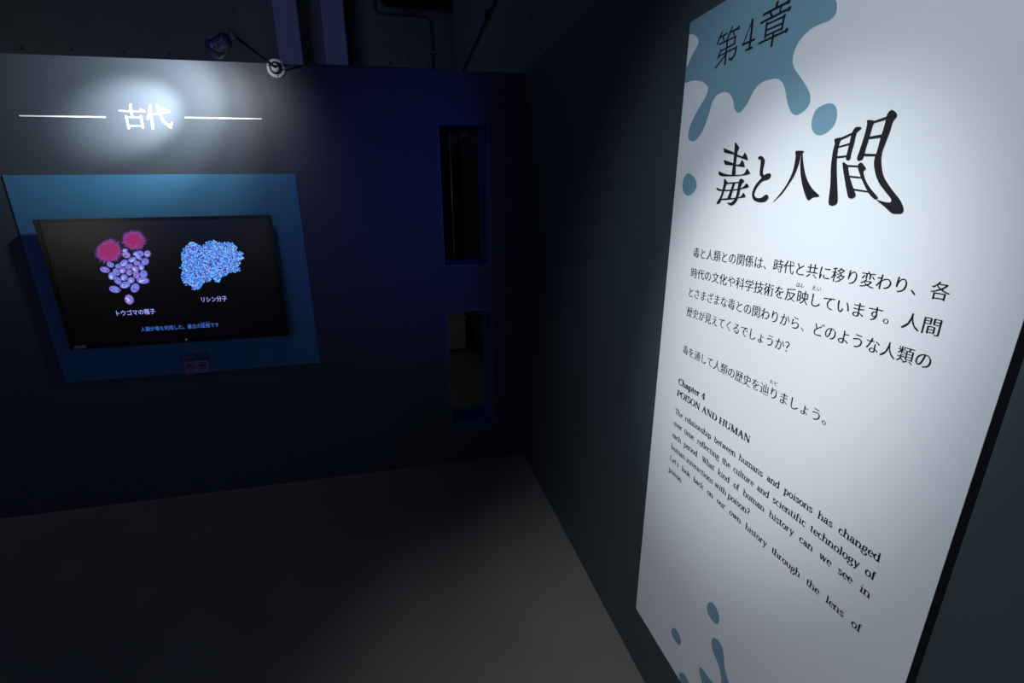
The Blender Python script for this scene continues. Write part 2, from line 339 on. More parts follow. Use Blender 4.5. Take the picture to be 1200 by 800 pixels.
SPL_C=[(2.0306,0.4771),(2.0244,0.4993),(2.0107,0.5183),(1.9912,0.5306),(1.9785,0.5458),(1.9765,0.5645),(1.9825,0.5774),(1.9980,0.5863),(2.0142,0.5818),(2.0241,0.5643),(2.0297,0.5418),(2.0395,0.5245),(2.0537,0.5074)]
SPL_D=[(1.9656,0.3917),(1.9556,0.4048),(1.9474,0.4203),(1.9525,0.4345),(1.9686,0.4375),(1.9902,0.4399),(2.0041,0.4422)]
SPL_E=[(1.8760,0.2919),(1.8699,0.3016),(1.8798,0.3213),(1.8955,0.3310),(1.9133,0.3265),(1.9181,0.3226)]
TITLE_TEXT=[[(1.8220,1.8258),(1.8313,1.8198),(1.8381,1.8126),(1.8345,1.8066),(1.8341,1.7928),(1.8342,1.7767),(1.8366,1.7564),(1.8250,1.7570),(1.8249,1.7774),(1.8240,1.7977),(1.8234,1.8138)],
 [(1.7855,1.8184),(1.8226,1.8053),(1.8236,1.8001),(1.7898,1.8081)],
 [(1.8321,1.8003),(1.8518,1.7937),(1.8578,1.8019),(1.8657,1.7938),(1.8698,1.7843),(1.8613,1.7868),(1.8329,1.7959)],
 [(1.7911,1.7925),(1.8245,1.7825),(1.8249,1.7774),(1.7975,1.7810)],
 [(1.8332,1.7788),(1.8455,1.7779),(1.8519,1.7872),(1.8590,1.7808),(1.8639,1.7706),(1.8337,1.7760)],
 [(1.7801,1.7681),(1.7986,1.7617),(1.8281,1.7573),(1.8614,1.7569),(1.8703,1.7676),(1.8777,1.7618),(1.8818,1.7567),(1.8648,1.7543),(1.8287,1.7544),(1.7854,1.7576)],
 [(1.8013,1.7506),(1.8155,1.7410),(1.8114,1.7369),(1.8052,1.7181),(1.7997,1.7031),(1.7959,1.6967),(1.7896,1.6941),(1.7840,1.6963),(1.7896,1.7032),(1.7973,1.7161),(1.8015,1.7373)],
 [(1.8106,1.7412),(1.8511,1.7414),(1.8516,1.7386),(1.8112,1.7382)],
 [(1.8552,1.7479),(1.8677,1.7427),(1.8604,1.7350),(1.8586,1.7230),(1.8559,1.7087),(1.8492,1.6964),(1.8347,1.6906),(1.8199,1.6976),(1.8335,1.6969),(1.8445,1.7048),(1.8486,1.7150),(1.8501,1.7354),(1.8511,1.7414)],
 [(1.8321,1.7398),(1.8402,1.7395),(1.8352,1.7236),(1.8312,1.7053),(1.8190,1.7055),(1.8257,1.7207)],
 [(1.7781,1.7317),(1.7952,1.7269),(1.8311,1.7254),(1.8639,1.7288),(1.8746,1.7370),(1.8833,1.7292),(1.8617,1.7253),(1.8317,1.7225),(1.7959,1.7234),(1.7812,1.7262)],
 [(1.8024,1.7063),(1.8315,1.7070),(1.8617,1.7097),(1.8690,1.7180),(1.8775,1.7088),(1.8593,1.7067),(1.8321,1.7039),(1.8014,1.7031)],
 [(1.8987,1.7879),(1.9050,1.7898),(1.9121,1.7872),(1.9186,1.7806),(1.9190,1.7722),(1.9178,1.7630),(1.9185,1.7554),(1.9232,1.7491),(1.9162,1.7471),(1.9100,1.7540),(1.9085,1.7655),(1.9077,1.7787),(1.9059,1.7826),(1.9009,1.7834)],
 [(1.9395,1.7532),(1.9413,1.7485),(1.9367,1.7423),(1.9204,1.7393),(1.9091,1.7292),(1.9032,1.7178),(1.9048,1.7100),(1.9138,1.7059),(1.9244,1.7067),(1.9314,1.7110),(1.9376,1.7126),(1.9431,1.7084),(1.9411,1.7018),(1.9315,1.6976),(1.9153,1.6981),(1.9020,1.7031),(1.8960,1.7121),(1.8968,1.7219),(1.9028,1.7333),(1.9141,1.7443),(1.9232,1.7514),(1.9317,1.7542)],
 [(1.9937,1.7904),(2.0128,1.7881),(2.0099,1.7837),(2.0073,1.7806),(2.0065,1.7688),(2.0009,1.7486),(1.9909,1.7317),(1.9762,1.7124),(1.9572,1.6973),(1.9713,1.7125),(1.9843,1.7301),(1.9937,1.7508),(1.9957,1.7680),(1.9955,1.7817)],
 [(2.0103,1.7845),(2.0175,1.7629),(2.0287,1.7403),(2.0452,1.7210),(2.0633,1.7076),(2.0506,1.7054),(2.0403,1.7005),(2.0302,1.7130),(2.0197,1.7322),(2.0134,1.7496),(2.0091,1.7669),(2.0084,1.7805)],
 [(2.0732,1.8015),(2.0848,1.8024),(2.0851,1.7988),(2.0836,1.7824),(2.0867,1.7580),(2.0941,1.7283),(2.1015,1.6984),(2.0977,1.6922),(2.0907,1.6909),(2.0840,1.6960),(2.0815,1.7238),(2.0761,1.7539),(2.0740,1.7809),(2.0751,1.7929)],
 [(2.0822,1.8015),(2.1047,1.8079),(2.1055,1.8046),(2.0831,1.7974)],
 [(2.1039,1.8080),(2.1088,1.8153),(2.1191,1.8131),(2.1165,1.8097),(2.1123,1.8057),(2.1117,1.7910),(2.1099,1.7750),(2.1098,1.7661),(2.1056,1.7641),(2.1016,1.7676),(2.1020,1.7805),(2.1030,1.7966)],
 [(2.0822,1.7887),(2.1040,1.7919),(2.1042,1.7888),(2.0828,1.7863)],
 [(2.0830,1.7726),(2.1037,1.7728),(2.1043,1.7699),(2.0836,1.7696)],
 [(2.1266,1.8231),(2.1398,1.8194),(2.1379,1.8143),(2.1364,1.7992),(2.1342,1.7816),(2.1327,1.7659),(2.1284,1.7622),(2.1220,1.7646),(2.1236,1.7782),(2.1267,1.7982),(2.1278,1.8158)],
 [(2.1367,1.8195),(2.1577,1.8234),(2.1586,1.8193),(2.1374,1.8166)],
 [(2.1344,1.7972),(2.1558,1.7981),(2.1561,1.7936),(2.1352,1.7938)],
 [(2.1312,1.7724),(2.1560,1.7694),(2.1560,1.7661),(2.1321,1.7687)],
 [(2.1626,1.8316),(2.1709,1.8264),(2.1733,1.8204),(2.1691,1.8149),(2.1677,1.8014),(2.1646,1.7848),(2.1622,1.7699),(2.1656,1.7520),(2.1739,1.7338),(2.1896,1.7155),(2.2055,1.6998),(2.2139,1.6867),(2.2133,1.6802),(2.2070,1.6789),(2.1978,1.6799),(2.1839,1.6899),(2.1694,1.6997),(2.1824,1.6967),(2.1918,1.6960),(2.1918,1.7011),(2.1814,1.7113),(2.1659,1.7275),(2.1557,1.7460),(2.1519,1.7598),(2.1533,1.7729),(2.1548,1.7924),(2.1569,1.8136),(2.1575,1.8262)],
 [(2.0973,1.7620),(2.1073,1.7564),(2.1103,1.7491),(2.1168,1.7345),(2.1286,1.7150),(2.1326,1.7066),(2.1274,1.7026),(2.1202,1.7043),(2.1156,1.7129),(2.1072,1.7325),(2.0995,1.7522)],
 [(2.1064,1.7570),(2.1271,1.7545),(2.1277,1.7519),(2.1070,1.7541)],
 [(2.1305,1.7588),(2.1366,1.7542),(2.1412,1.7482),(2.1377,1.7438),(2.1462,1.7284),(2.1593,1.7141),(2.1709,1.7036),(2.1672,1.7007),(2.1572,1.7073),(2.1452,1.7215),(2.1338,1.7383),(2.1257,1.7539)],
 [(2.1138,1.7396),(2.1373,1.7362),(2.1384,1.7336),(2.1143,1.7370)],
 [(2.1265,1.7184),(2.1524,1.7138),(2.1543,1.7113),(2.1271,1.7155)]]
CHAPTER_STROKES=[([(1.8929,2.0672),(1.8910,2.0608)],0.00802),
 ([(1.8595,2.0583),(1.9213,2.0589)],0.00573),
 ([(1.9212,2.0594),(1.9214,2.0598)],0.01145),
 ([(1.8771,2.0569),(1.8834,2.0465)],0.00630),
 ([(1.9044,2.0558),(1.9018,2.0456)],0.00515),
 ([(1.8556,2.0455),(1.9254,2.0464)],0.00515),
 ([(1.9250,2.0464),(1.9254,2.0465)],0.01031),
 ([(1.8715,2.0393),(1.8717,2.0154)],0.00630),
 ([(1.9153,2.0374),(1.9139,2.0163)],0.00630),
 ([(1.9154,2.0371),(1.9157,2.0376)],0.00859),
 ([(1.8730,2.0379),(1.9143,2.0370)],0.00401),
 ([(1.8728,2.0271),(1.9145,2.0261)],0.00401),
 ([(1.8732,2.0173),(1.9140,2.0178)],0.00401),
 ([(1.8567,2.0087),(1.9263,2.0103)],0.00458),
 ([(1.9258,2.0104),(1.9264,2.0107)],0.01031),
 ([(1.8933,2.0166),(1.8926,1.9944)],0.00687),
 ([(1.8288,2.0594),(1.8087,2.0197)],0.00372),
 ([(1.8080,2.0202),(1.8420,2.0205)],0.00515),
 ([(1.8288,2.0594),(1.8303,2.0415),(1.8297,2.0061)],0.00744),
 ([(1.8198,2.0071),(1.8380,2.0067)],0.00458),
 ([(1.7342,2.0661),(1.7213,2.0459)],0.00515),
 ([(1.7314,2.0572),(1.7519,2.0586)],0.00429),
 ([(1.7388,2.0577),(1.7437,2.0474)],0.00458),
 ([(1.7676,2.0661),(1.7566,2.0488)],0.00515),
 ([(1.7622,2.0572),(1.7886,2.0575)],0.00429),
 ([(1.7881,2.0573),(1.7891,2.0577)],0.00859),
 ([(1.7720,2.0579),(1.7765,2.0489)],0.00429),
 ([(1.7288,2.0437),(1.7831,2.0435)],0.00401),
 ([(1.7821,2.0447),(1.7809,2.0305)],0.00515),
 ([(1.7369,2.0280),(1.7830,2.0299)],0.00401),
 ([(1.7365,2.0299),(1.7302,2.0150)],0.00515),
 ([(1.7304,2.0186),(1.7894,2.0212)],0.00401),
 ([(1.7892,2.0221),(1.7865,2.0074),(1.7765,2.0005),(1.7695,2.0041)],0.00573),
 ([(1.7564,2.0454),(1.7569,1.9967)],0.00630),
 ([(1.7578,2.0170),(1.7242,1.9971)],0.00458)]
ANCIENT_STROKES=[([(-1.9974,2.1952),(-2.0016,2.1686),(-2.0011,2.1400)],0.01275),
 ([(-2.0523,2.1684),(-1.9410,2.1678)],0.00750),
 ([(-1.9577,2.1771),(-1.9427,2.1686)],0.00900),
 ([(-2.0280,2.1445),(-2.0272,2.0915)],0.01200),
 ([(-1.9632,2.1456),(-1.9646,2.0962)],0.01275),
 ([(-2.0270,2.1407),(-1.9595,2.1418)],0.00600),
 ([(-2.0297,2.1023),(-1.9620,2.1032)],0.00750),
 ([(-1.9111,2.1940),(-1.9210,2.1644),(-1.9355,2.1345)],0.01350),
 ([(-1.9153,2.1645),(-1.9207,2.0921)],0.01350),
 ([(-1.9192,2.1548),(-1.8313,2.1672)],0.00825),
 ([(-1.8807,2.1958),(-1.8778,2.1632),(-1.8668,2.1228),(-1.8393,2.0970)],0.01350),
 ([(-1.8396,2.0958),(-1.8303,2.1194)],0.00750),
 ([(-1.8833,2.1919),(-1.8313,2.1672)],0.00900)]
SEEDS=[(-2.2562,1.4104,0.0218,-0.0082,-0.0070,-0.0150),
 (-2.2322,1.3775,0.0174,-0.0008,-0.0047,-0.0211),
 (-2.2069,1.3962,0.0107,-0.0169,-0.0134,-0.0116),
 (-2.1778,1.4035,0.0164,-0.0007,-0.0037,-0.0171),
 (-2.2109,1.3517,0.0094,-0.0190,-0.0141,-0.0105),
 (-2.1787,1.3669,0.0175,-0.0008,-0.0041,-0.0186),
 (-2.1491,1.3916,0.0152,-0.0007,-0.0037,-0.0172),
 (-2.1825,1.3281,0.0266,0.0038,-0.0011,-0.0186),
 (-2.2344,1.3072,0.0253,-0.0098,-0.0080,-0.0173),
 (-2.1798,1.2495,0.0071,-0.0255,-0.0211,-0.0111),
 (-2.1404,1.3103,0.0196,0.0198,0.0123,-0.0156),
 (-2.1495,1.3514,0.0177,-0.0009,-0.0037,-0.0174),
 (-2.1198,1.3788,0.0156,0.0053,0.0024,-0.0228),
 (-2.0948,1.3473,0.0302,-0.0046,-0.0054,-0.0186),
 (-2.0849,1.3805,0.0190,-0.0009,-0.0044,-0.0213),
 (-2.1176,1.4088,0.0141,-0.0113,-0.0100,-0.0134),
 (-2.1440,1.4232,0.0203,0.0069,0.0014,-0.0137),
 (-2.0879,1.4175,0.0145,0.0048,0.0020,-0.0177),
 (-2.1037,1.4381,0.0165,-0.0007,-0.0028,-0.0132),
 (-2.1210,1.4566,0.0215,0.0072,0.0015,-0.0137),
 (-2.0642,1.4450,0.0192,0.0065,0.0022,-0.0188),
 (-2.0455,1.4839,0.0166,-0.0007,-0.0038,-0.0183),
 (-2.0775,1.4864,0.0162,-0.0078,-0.0072,-0.0133),
 (-2.0897,1.4705,0.0127,-0.0192,-0.0092,-0.0080),
 (-2.1429,1.4824,0.0179,-0.0088,-0.0087,-0.0157),
 (-2.1638,1.4406,0.0212,0.0134,0.0057,-0.0143),
 (-2.2252,1.4347,0.0158,-0.0079,-0.0073,-0.0133),
 (-2.1438,1.5052,0.0139,-0.0005,-0.0023,-0.0103),
 (-2.1920,1.4266,0.0155,0.0023,-0.0008,-0.0129),
 (-2.0979,1.4872,0.0155,0.0023,-0.0007,-0.0116)]
FRUITS=[(-2.2177,1.5034,0.0509,0.0221,0.0088,-0.0475),(-2.0926,1.5532,0.0439,-0.0104,-0.0156,-0.0415)]
MOLECULE=[(-1.9153,1.4113),(-1.9035,1.4026),(-1.8930,1.4258),(-1.8896,1.4659),(-1.8772,1.4987),(-1.8436,1.5320),(-1.8092,1.5361),(-1.7835,1.5087),(-1.7677,1.5281),(-1.7279,1.5434),(-1.6895,1.5322),(-1.6584,1.5311),(-1.6283,1.5234),(-1.6122,1.5060),(-1.6128,1.4824),(-1.5892,1.4713),(-1.5871,1.4438),(-1.6058,1.4274),(-1.6198,1.4004),(-1.6173,1.3760),(-1.6407,1.3701),(-1.6667,1.3679),(-1.6883,1.3536),(-1.7076,1.3524),(-1.7318,1.3222),(-1.7508,1.3232),(-1.7648,1.3517),(-1.7771,1.3176),(-1.8009,1.3257),(-1.8202,1.3058),(-1.8333,1.2856),(-1.8709,1.2862),(-1.8792,1.3089),(-1.9032,1.3136),(-1.9101,1.3587),(-1.8975,1.3922)]
# ---------------------------------------------------------------- the setting
tag(box('floor',(-6.2,-8.2,-0.12),(3.2,3.6,0),M_FLOOR),kind='structure')
tag(box('ceiling',(-6.2,-8.2,4.5),(3.2,3.6,4.62),M_CEIL),kind='structure')
tag(box('wall_left',(-6.2,-8.2,0),(-6.0,3.6,4.5),M_CONC),kind='structure')
tag(box('wall_near',(-6.0,-8.2,0),(3.2,-8.0,4.5),M_CONC),kind='structure')
tag(box('wall_far_right',(3.0,-8.0,0),(3.2,-3.0,4.5),M_WALL),kind='structure')
# partition with two slots: upper z 1.342-2.135, lower z 0.253-1.063, both x -0.498..-0.211
XL, XR = -0.498, -0.211
bm = bmesh.new()
for lo, hi in (((-6.0,0,0),(XL,0.3,2.4)),((XR,0,0),(0.0,0.3,2.4)),((XL,0,0),(XR,0.3,0.253)),((XL,0,1.063),(XR,0.3,1.342)),((XL,0,2.135),(XR,0.3,2.4))):
    add_box(bm, lo, hi)
bmesh.ops.remove_doubles(bm, verts=bm.verts, dist=1e-4)
tag(from_bm('wall_back',bm,M_WALL),kind='structure')
n_ = 1
for z0, z1 in ((0.253,1.063),(1.342,2.135)):
    for lo, hi in (((XR-.005,0.001,z0),(XR,0.299,z1)),((XL,0.001,z0),(XL+.005,0.299,z1)),((XL+.005,0.001,z0),(XR-.005,0.299,z0+.005)),((XL+.005,0.001,z1-.005),(XR-.005,0.299,z1))):
        tag(box('trim_%d'%n_,lo,hi,M_REVEAL),kind='structure'); n_ += 1
tag(box('wall_right',(0,-3.3,0),(0.06,0.3,2.4),M_WALLB),kind='structure')
# raw concrete of the building behind and above the partitions, cast in panels
wr = tag(box('wall_concrete_right',(0.075,-3.3,0),(0.25,3.6,4.5),M_HOLE),kind='structure')
wb = tag(box('wall_concrete_back',(-6.0,3.42,0),(0.075,3.6,4.5),M_HOLE),kind='structure')
def panels(parent, P, u0, u1, z0, z1, pu, pz, hname='tie_hole'):
    u = u0
    while u < u1-0.05:
        e = min(u+pu,u1); z = z0
        while z < z1-0.05:
            f = min(z+pz,z1)
            a = P(u+.0015,0.0,z+.0015); b = P(e-.0015,0.012,f-.0015)
            lo = [min(a[i],b[i]) for i in range(3)]; hi = [max(a[i],b[i]) for i in range(3)]
            box('concrete_panel',lo,hi,M_CONC,parent)
            if z >= 2.0:
                bm = bmesh.new()
                for hu in (u+.22,e-.22):
                    for hz in (z+.3,f-.3): add_cyl(bm, P(hu,0.008,hz), P(hu,0.014,hz), 0.016, seg=10)
                from_bm(hname, bm, M_HOLE, parent)
            z = f
        u = e
panels(wb, lambda u,d,z:(u,3.42-d,z), -6.0+.03, 0.06, 0, 4.5, 0.92, 1.5)
panels(wr, lambda u,d,z:(0.075-d,u,z), -3.3, 3.4, 2.405, 4.5, 1.8, 1.05)
# two pale painted columns against the concrete
def column(x0, x1, label):
    r = root('column',((x0+x1)/2,3.2,0),label,'column','pale columns behind the partition')
    box('shaft',(x0,3.1,0.06),(x1,3.405,4.44),M_COLM,r,0.006)
    box('base_plinth',(x0-.02,3.08,0),(x1+.02,3.405,0.06),M_COLM,r)
    box('head_plate',(x0-.02,3.08,4.44),(x1+.02,3.405,4.5),M_COLM,r)
column(-1.835,-1.597,'left pale painted column above the partition, nearer the arm spotlight')
column(-1.357,-1.126,'right pale painted column above the partition, farther from the arm spotlight')
# dark boxed duct at the top of the concrete
d = root('ceiling_duct',(-0.36,3.2,3.86),'dark boxed duct high on the concrete, behind the curved conduit','duct')
box('duct_body',(-0.70,3.0,3.86),(-0.02,3.4,4.3),M_CURT,d,0.01)
box('duct_flange',(-0.73,2.97,3.88),(0.0,3.4,3.905),M_CONC,d)
for xx in (-0.6,-0.12): box('hanger_strap',(xx-.015,3.19,4.3),(xx+.015,3.21,4.5),M_BLKM,d)
# conduit with a bend
c = root('conduit',(-0.19,3.36,0),'thin grey conduit bending down the concrete under the duct','pipe')
pts = [(-0.80,3.375,3.97),(-0.80,3.375,3.82)]+[(-0.80+.03*(1-math.cos(t)),3.375,3.82-.03*math.sin(t)) for t in (0.5,1.0,1.57)]
pts += [(-0.32,3.375,3.785)]+[(-0.27+.09*math.sin(t),3.375,3.695+.09*math.cos(t)) for t in (0.0,0.4,0.8,1.2,1.57)]+[(-0.18,3.375,0.05)]
tube('pipe_run',pts,0.009,M_HOLE,c)
for zz in (1.2,2.4,3.4): box('pipe_clip',(-0.21,3.355,zz),(-0.15,3.405,zz+.02),M_METAL,c)
c = root('conduit',(0.045,1.0,3.05),'dark straight conduit along the concrete above the right wall','pipe')
tube('pipe_run',[(0.045,-1.2,3.135),(0.045,0.918,3.08),(0.045,2.452,3.025),(0.045,3.38,2.99)],0.009,M_BLKM,c)
for yy in (-0.5,1.2,2.8): box('pipe_clip',(0.025,yy,3.02+(2.8-yy)*.03-.01),(0.0615,yy+.02,3.07+(2.8-yy)*.03),M_BLKM,c)
# seen through the slots
k = root('black_curtain',(-0.75,3.1,0),'black curtain hanging behind the upper slot of the partition','curtain')
bm = bmesh.new(); n = 60; prev = None
for i in range(n+1):
    x = -1.08+1.0*i/n; y = 2.95+0.03*math.sin(i*0.95)
    cur = [bm.verts.new((x,y,0.62)),bm.verts.new((x,y,2.62))]
    if prev: bm.faces.new((prev[0],cur[0],cur[1],prev[1]))
    prev = cur
bmesh.ops.solidify(bm, geom=bm.faces[:], thickness=0.004)
from_bm('curtain_cloth',bm,M_CURT,k,True)
tube('curtain_rail',[(-1.15,2.95,2.63),(-0.03,2.95,2.63)],0.014,M_METAL,k)
for xx in (-1.12,-0.06): tube('rail_stand',[(xx,2.95,0.0),(xx,2.95,2.63)],0.016,M_METAL,k)
s = root('storage_cabinet',(-0.3,2.6,0),'low pale grey cabinet seen through the lower slot','cabinet')
box('body',(-0.62,2.45,0.03),(-0.02,2.85,0.40),M_CRATE,s,0.004)
box('top',(-0.63,2.44,0.40),(-0.01,2.86,0.42),M_CRATE,s,0.004)
box('plinth',(-0.60,2.48,0),(-0.04,2.83,0.03),M_CURT,s)
for q in (0,1):
    dd = box('door',(-0.61+q*.295,2.438,0.045),(-0.325+q*.295,2.45,0.39),M_CRATE,s,0.002)
    box('handle',(-0.345+q*.03,2.425,0.2),(-0.335+q*.03,2.438,0.27),M_METAL,dd)
# a thin sill plate in the lower slot
p = root('slot_label',(-0.37,0.07,0.258),'thin pale strip label lying on the sill of the lower slot','label')
box('strip',(-0.462,0.055,0.258),(-0.285,0.085,0.262),M_GRAY,p)
box('strip_face',(-0.455,0.060,0.262),(-0.292,0.080,0.2625),M_LABELW,p)

# ---------------------------------------------------------------- wall A: the heading
h = root('wall_lettering',(-1.94,-0.002,2.1),'white Japanese heading for antiquity lit by a spotlight on the dark partition','lettering')
for nm, part in (('character',ANCIENT_STROKES[:7]),('character',ANCIENT_STROKES[7:])):
    P_ = []
    for pts, wd in part: P_ += stroke(pts, wd*0.74, True)
    flat(nm, P_, PA(-0.0025), M_WHITE, h)
tag(box('wall_line',(-2.477,-0.003,2.1365),(-2.118,0,2.1425),M_WHITE),'thin white horizontal line left of the heading on the partition','line','thin lines beside the heading')
tag(box('wall_line',(-1.766,-0.003,2.1400),(-1.406,0,2.1460),M_WHITE),'thin white horizontal line right of the heading on the partition','line','thin lines beside the heading')
# blue board
tag(box('blue_board',(-2.617,-0.004,0.797),(-1.278,-0.0005,1.875),M_BLUE,None,0.001),'flat rectangular blue board behind the television on the partition','board')
# ---------------------------------------------------------------- television
tv = root('television',(-1.966,-0.005,0.994),'black wall-mounted flat television showing seeds and a molecule on the blue board','television')
TX0, TX1, TZ0, TZ1 = -2.511, -1.420, 0.995, 1.666
box('rear_case',(TX0+.08,-0.05,TZ0+.07),(TX1-.08,-0.03,TZ1-.07),M_BLKM,tv,0.004)
box('wall_bracket',(-2.25,-0.034,1.12),(-1.68,-0.0065,1.54),M_BLKM,tv,0.003)
bm = bmesh.new()
SX0, SX1, SZ0, SZ1 = TX0+.026, TX1-.02, TZ0+.03, TZ1-.017
for lo, hi in (((TX0,-.062,TZ0),(SX0,-.042,TZ1)),((SX1,-.062,TZ0),(TX1,-.042,TZ1)),((SX0,-.062,TZ0),(SX1,-.042,SZ0)),((SX0,-.062,SZ1),(SX1,-.042,TZ1))): add_box(bm,lo,hi,0.002)
from_bm('bezel',bm,M_BEZ,tv)
scr = box('screen',(SX0,-0.0595,SZ0),(SX1,-0.044,SZ1),M_SCR,tv)
box('maker_sticker',(TX0+.02,-0.0628,TZ0+.006),(TX0+.075,-0.062,TZ0+.022),M_GRAY,tv)
tag(box('standby_light',(-1.953,-0.0632,1.010),(-1.947,-0.062,1.014),E_LED,tv),'tiny green standby light')
Q = PA(-0.0600)
def ell(s, k=1.0, n=20, cx=0, cy=0, jit=0):
    u, z, a, b, c_, d_ = s; out = []
    for i in range(n):
        t = 2*math.pi*i/n; r = k*(1+random.uniform(-jit,jit))
        out.append((u+a*cx+c_*cy+(a*math.cos(t)+c_*math.sin(t))*r, z+b*cx+d_*cy+(b*math.cos(t)+d_*math.sin(t))*r))
    return out
for i, s in enumerate(SEEDS):
    q = PA(-0.0600-0.00004*(i%3)*2.5)
    base_i = 0
    pol = [ell(s,1.0)]; mi = [0]
    pol.append(ell(s,0.86,18,-0.03,0.05)); mi.append(0)
    pol.append(ell(s,0.45,14,-0.15,0.28)); mi.append(2)
    for _ in range(4):
        a = random.uniform(0,6.28); r = random.uniform(.2,.7)
        pol.append(ell(s,random.uniform(.10,.2),8,r*math.cos(a),r*math.sin(a))); mi.append(1)
    vs = []
    # layered so that nothing is coplanar
    order = [E_SEEDM, E_SEEDP if i%3==0 else E_SEED, E_SEEDH if i%2 else E_SEED]
    lay = [0,1,2]+[0]*(len(pol)-3)
    flat('pictured_seed', pol, q, order, scr, lay)
for s in FRUITS:
    q = PA(-0.0606)
    pol = []; mi = []
    for i in range(60):
        t = 2*math.pi*i/60+random.uniform(-.04,.04); L_ = random.uniform(1.12,1.42); w_ = 0.045
        f_ = lambda tt, r: (s[0]+(s[2]*math.cos(tt)+s[4]*math.sin(tt))*r, s[1]+(s[3]*math.cos(tt)+s[5]*math.sin(tt))*r)
        pol.append([f_(t-w_,.85),f_(t+w_,.85),f_(t,L_)]); mi.append(1)
    o = flat('pictured_fruit', pol+[ell(s,0.93,30)], q, [E_FR,E_FR2,E_FR3], scr, mi+[0])
    pol = []; mi = []
    for i in range(130):
        t = random.uniform(0,6.28); r = math.sqrt(random.random())*0.9; dr = 0.10+0.12*r
        a_ = (r*math.cos(t), r*math.sin(t)); wv = 0.03
        f_ = lambda x, y: (s[0]+s[2]*x+s[4]*y, s[1]+s[3]*x+s[5]*y)
        pol.append([f_(a_[0]-wv*math.sin(t),a_[1]+wv*math.cos(t)),f_(a_[0]+wv*math.sin(t),a_[1]-wv*math.cos(t)),f_(a_[0]+dr*math.cos(t),a_[1]+dr*math.sin(t))]); mi.append(0 if (i%3 or r<.45) else 1)
    flat('fruit_spines', pol, PA(-0.0609), [E_FR3,E_FR2], scr, mi)
def in_poly(p, L):
    c_ = False
    for i in range(len(L)):
        a, b = L[i-1], L[i]
        if (a[1] > p[1]) != (b[1] > p[1]) and p[0] < (b[0]-a[0])*(p[1]-a[1])/(b[1]-a[1])+a[0]: c_ = not c_
    return c_
mp = MOLECULE; mu = [p[0] for p in mp]; mz = [p[1] for p in mp]
pol = []; mi = []
ctr = (sum(mu)/len(mu), sum(mz)/len(mz))
flat('pictured_molecule',[[(ctr[0]+(p[0]-ctr[0])*.96, ctr[1]+(p[1]-ctr[1])*.96) for p in mp]],PA(-0.0600),[E_MOLD],scr)
atoms = []
for _ in range(5200):
    p = (random.uniform(min(mu),max(mu)), random.uniform(min(mz),max(mz)))
    if in_poly(p, mp) and all((p[0]-a[0])**2+(p[1]-a[1])**2 > 0.0062**2 for a in atoms): atoms.append(p)
for i, p in enumerate(atoms):
    r = random.uniform(.0036,.0048)
    pol.append([(p[0]+r*math.cos(k_*math.pi/4),p[1]+r*math.sin(k_*math.pi/4)) for k_ in range(8)]); mi.append(0 if random.random() < .5 else (1 if random.random() < .93 else 2))
o = flat('molecule_atoms',pol,PA(-0.0603),[E_MOL,E_MOL2,E_MOLD],scr,mi); o['kind'] = 'stuff'
jp('screen_caption','トウゴマの種子',-2.2556,-2.072,1.1645,0.029,Q,E_CAP,scr,0,0.010)
jp('screen_caption','リシン分子',-1.8366,-1.7085,1.2135,0.029,Q,E_CAP,scr,0,0.010)
jp('screen_subtitle','人類が毒を利用した、最古の証拠です',-2.160,-1.7744,1.0712,0.025,Q,E_SUB,scr,0,0.002)
jp('screen_subtitle','しょうこ',-1.866,-1.815,1.0975,0.008,Q,E_SUB,scr,0,0.004)
# ---------------------------------------------------------------- small labels under the television
L1 = root('notice_label',(-1.955,-0.005,0.869),'small dark blue notice label directly under the television','label')
box('label_card',(-2.036,-0.0075,0.869),(-1.875,-0.0062,0.912),M_LABEL,L1)
jp('label_text','動画の撮影　禁止',-2.018,-1.893,0.888,0.014,PA(-0.008),M_GRAY,L1,0,0)
L2 = root('no_filming_sign',(-1.953,-0.005,0.793),'small pale sign with two round prohibition symbols below the blue label','sign')
box('sign_card',(-2.015,-0.0075,0.794),(-1.890,-0.0062,0.867),M_LABELW,L2)
for cx_, kind in ((-1.983,0),(-1.921,1)):
    c0 = (cx_,0.838)
    if kind == 0:
        sy = [[(cx_-.011,.832),(cx_+.005,.832),(cx_+.005,.843),(cx_-.011,.843)],[(cx_+.006,.836),(cx_+.012,.833),(cx_+.012,.843),(cx_+.006,.840)],[(cx_-.008,.844),(cx_-.001,.844),(cx_-.001,.848),(cx_-.008,.848)]]
    else:
        sy = [[(cx_-.012,.831),(cx_+.012,.831),(cx_+.012,.843),(cx_-.012,.843)],[(cx_-.005,.843),(cx_+.005,.843),(cx_+.003,.847),(cx_-.003,.847)]]
    flat('pictogram', sy, PA(-0.0078), M_INK, L2)
    flat('prohibition_ring', ring(c0,.0185,.004)+stroke([(cx_-.013,.851),(cx_+.013,.825)],.003,False), PA(-0.0081), M_INK, L2)
jp('sign_text','撮影禁止',-1.998,-1.968,0.804,0.008,PA(-0.008),M_INK,L2,0,0)
jp('sign_text','フラッシュ禁止',-1.945,-1.897,0.805,0.008,PA(-0.008),M_INK,L2,0,0)
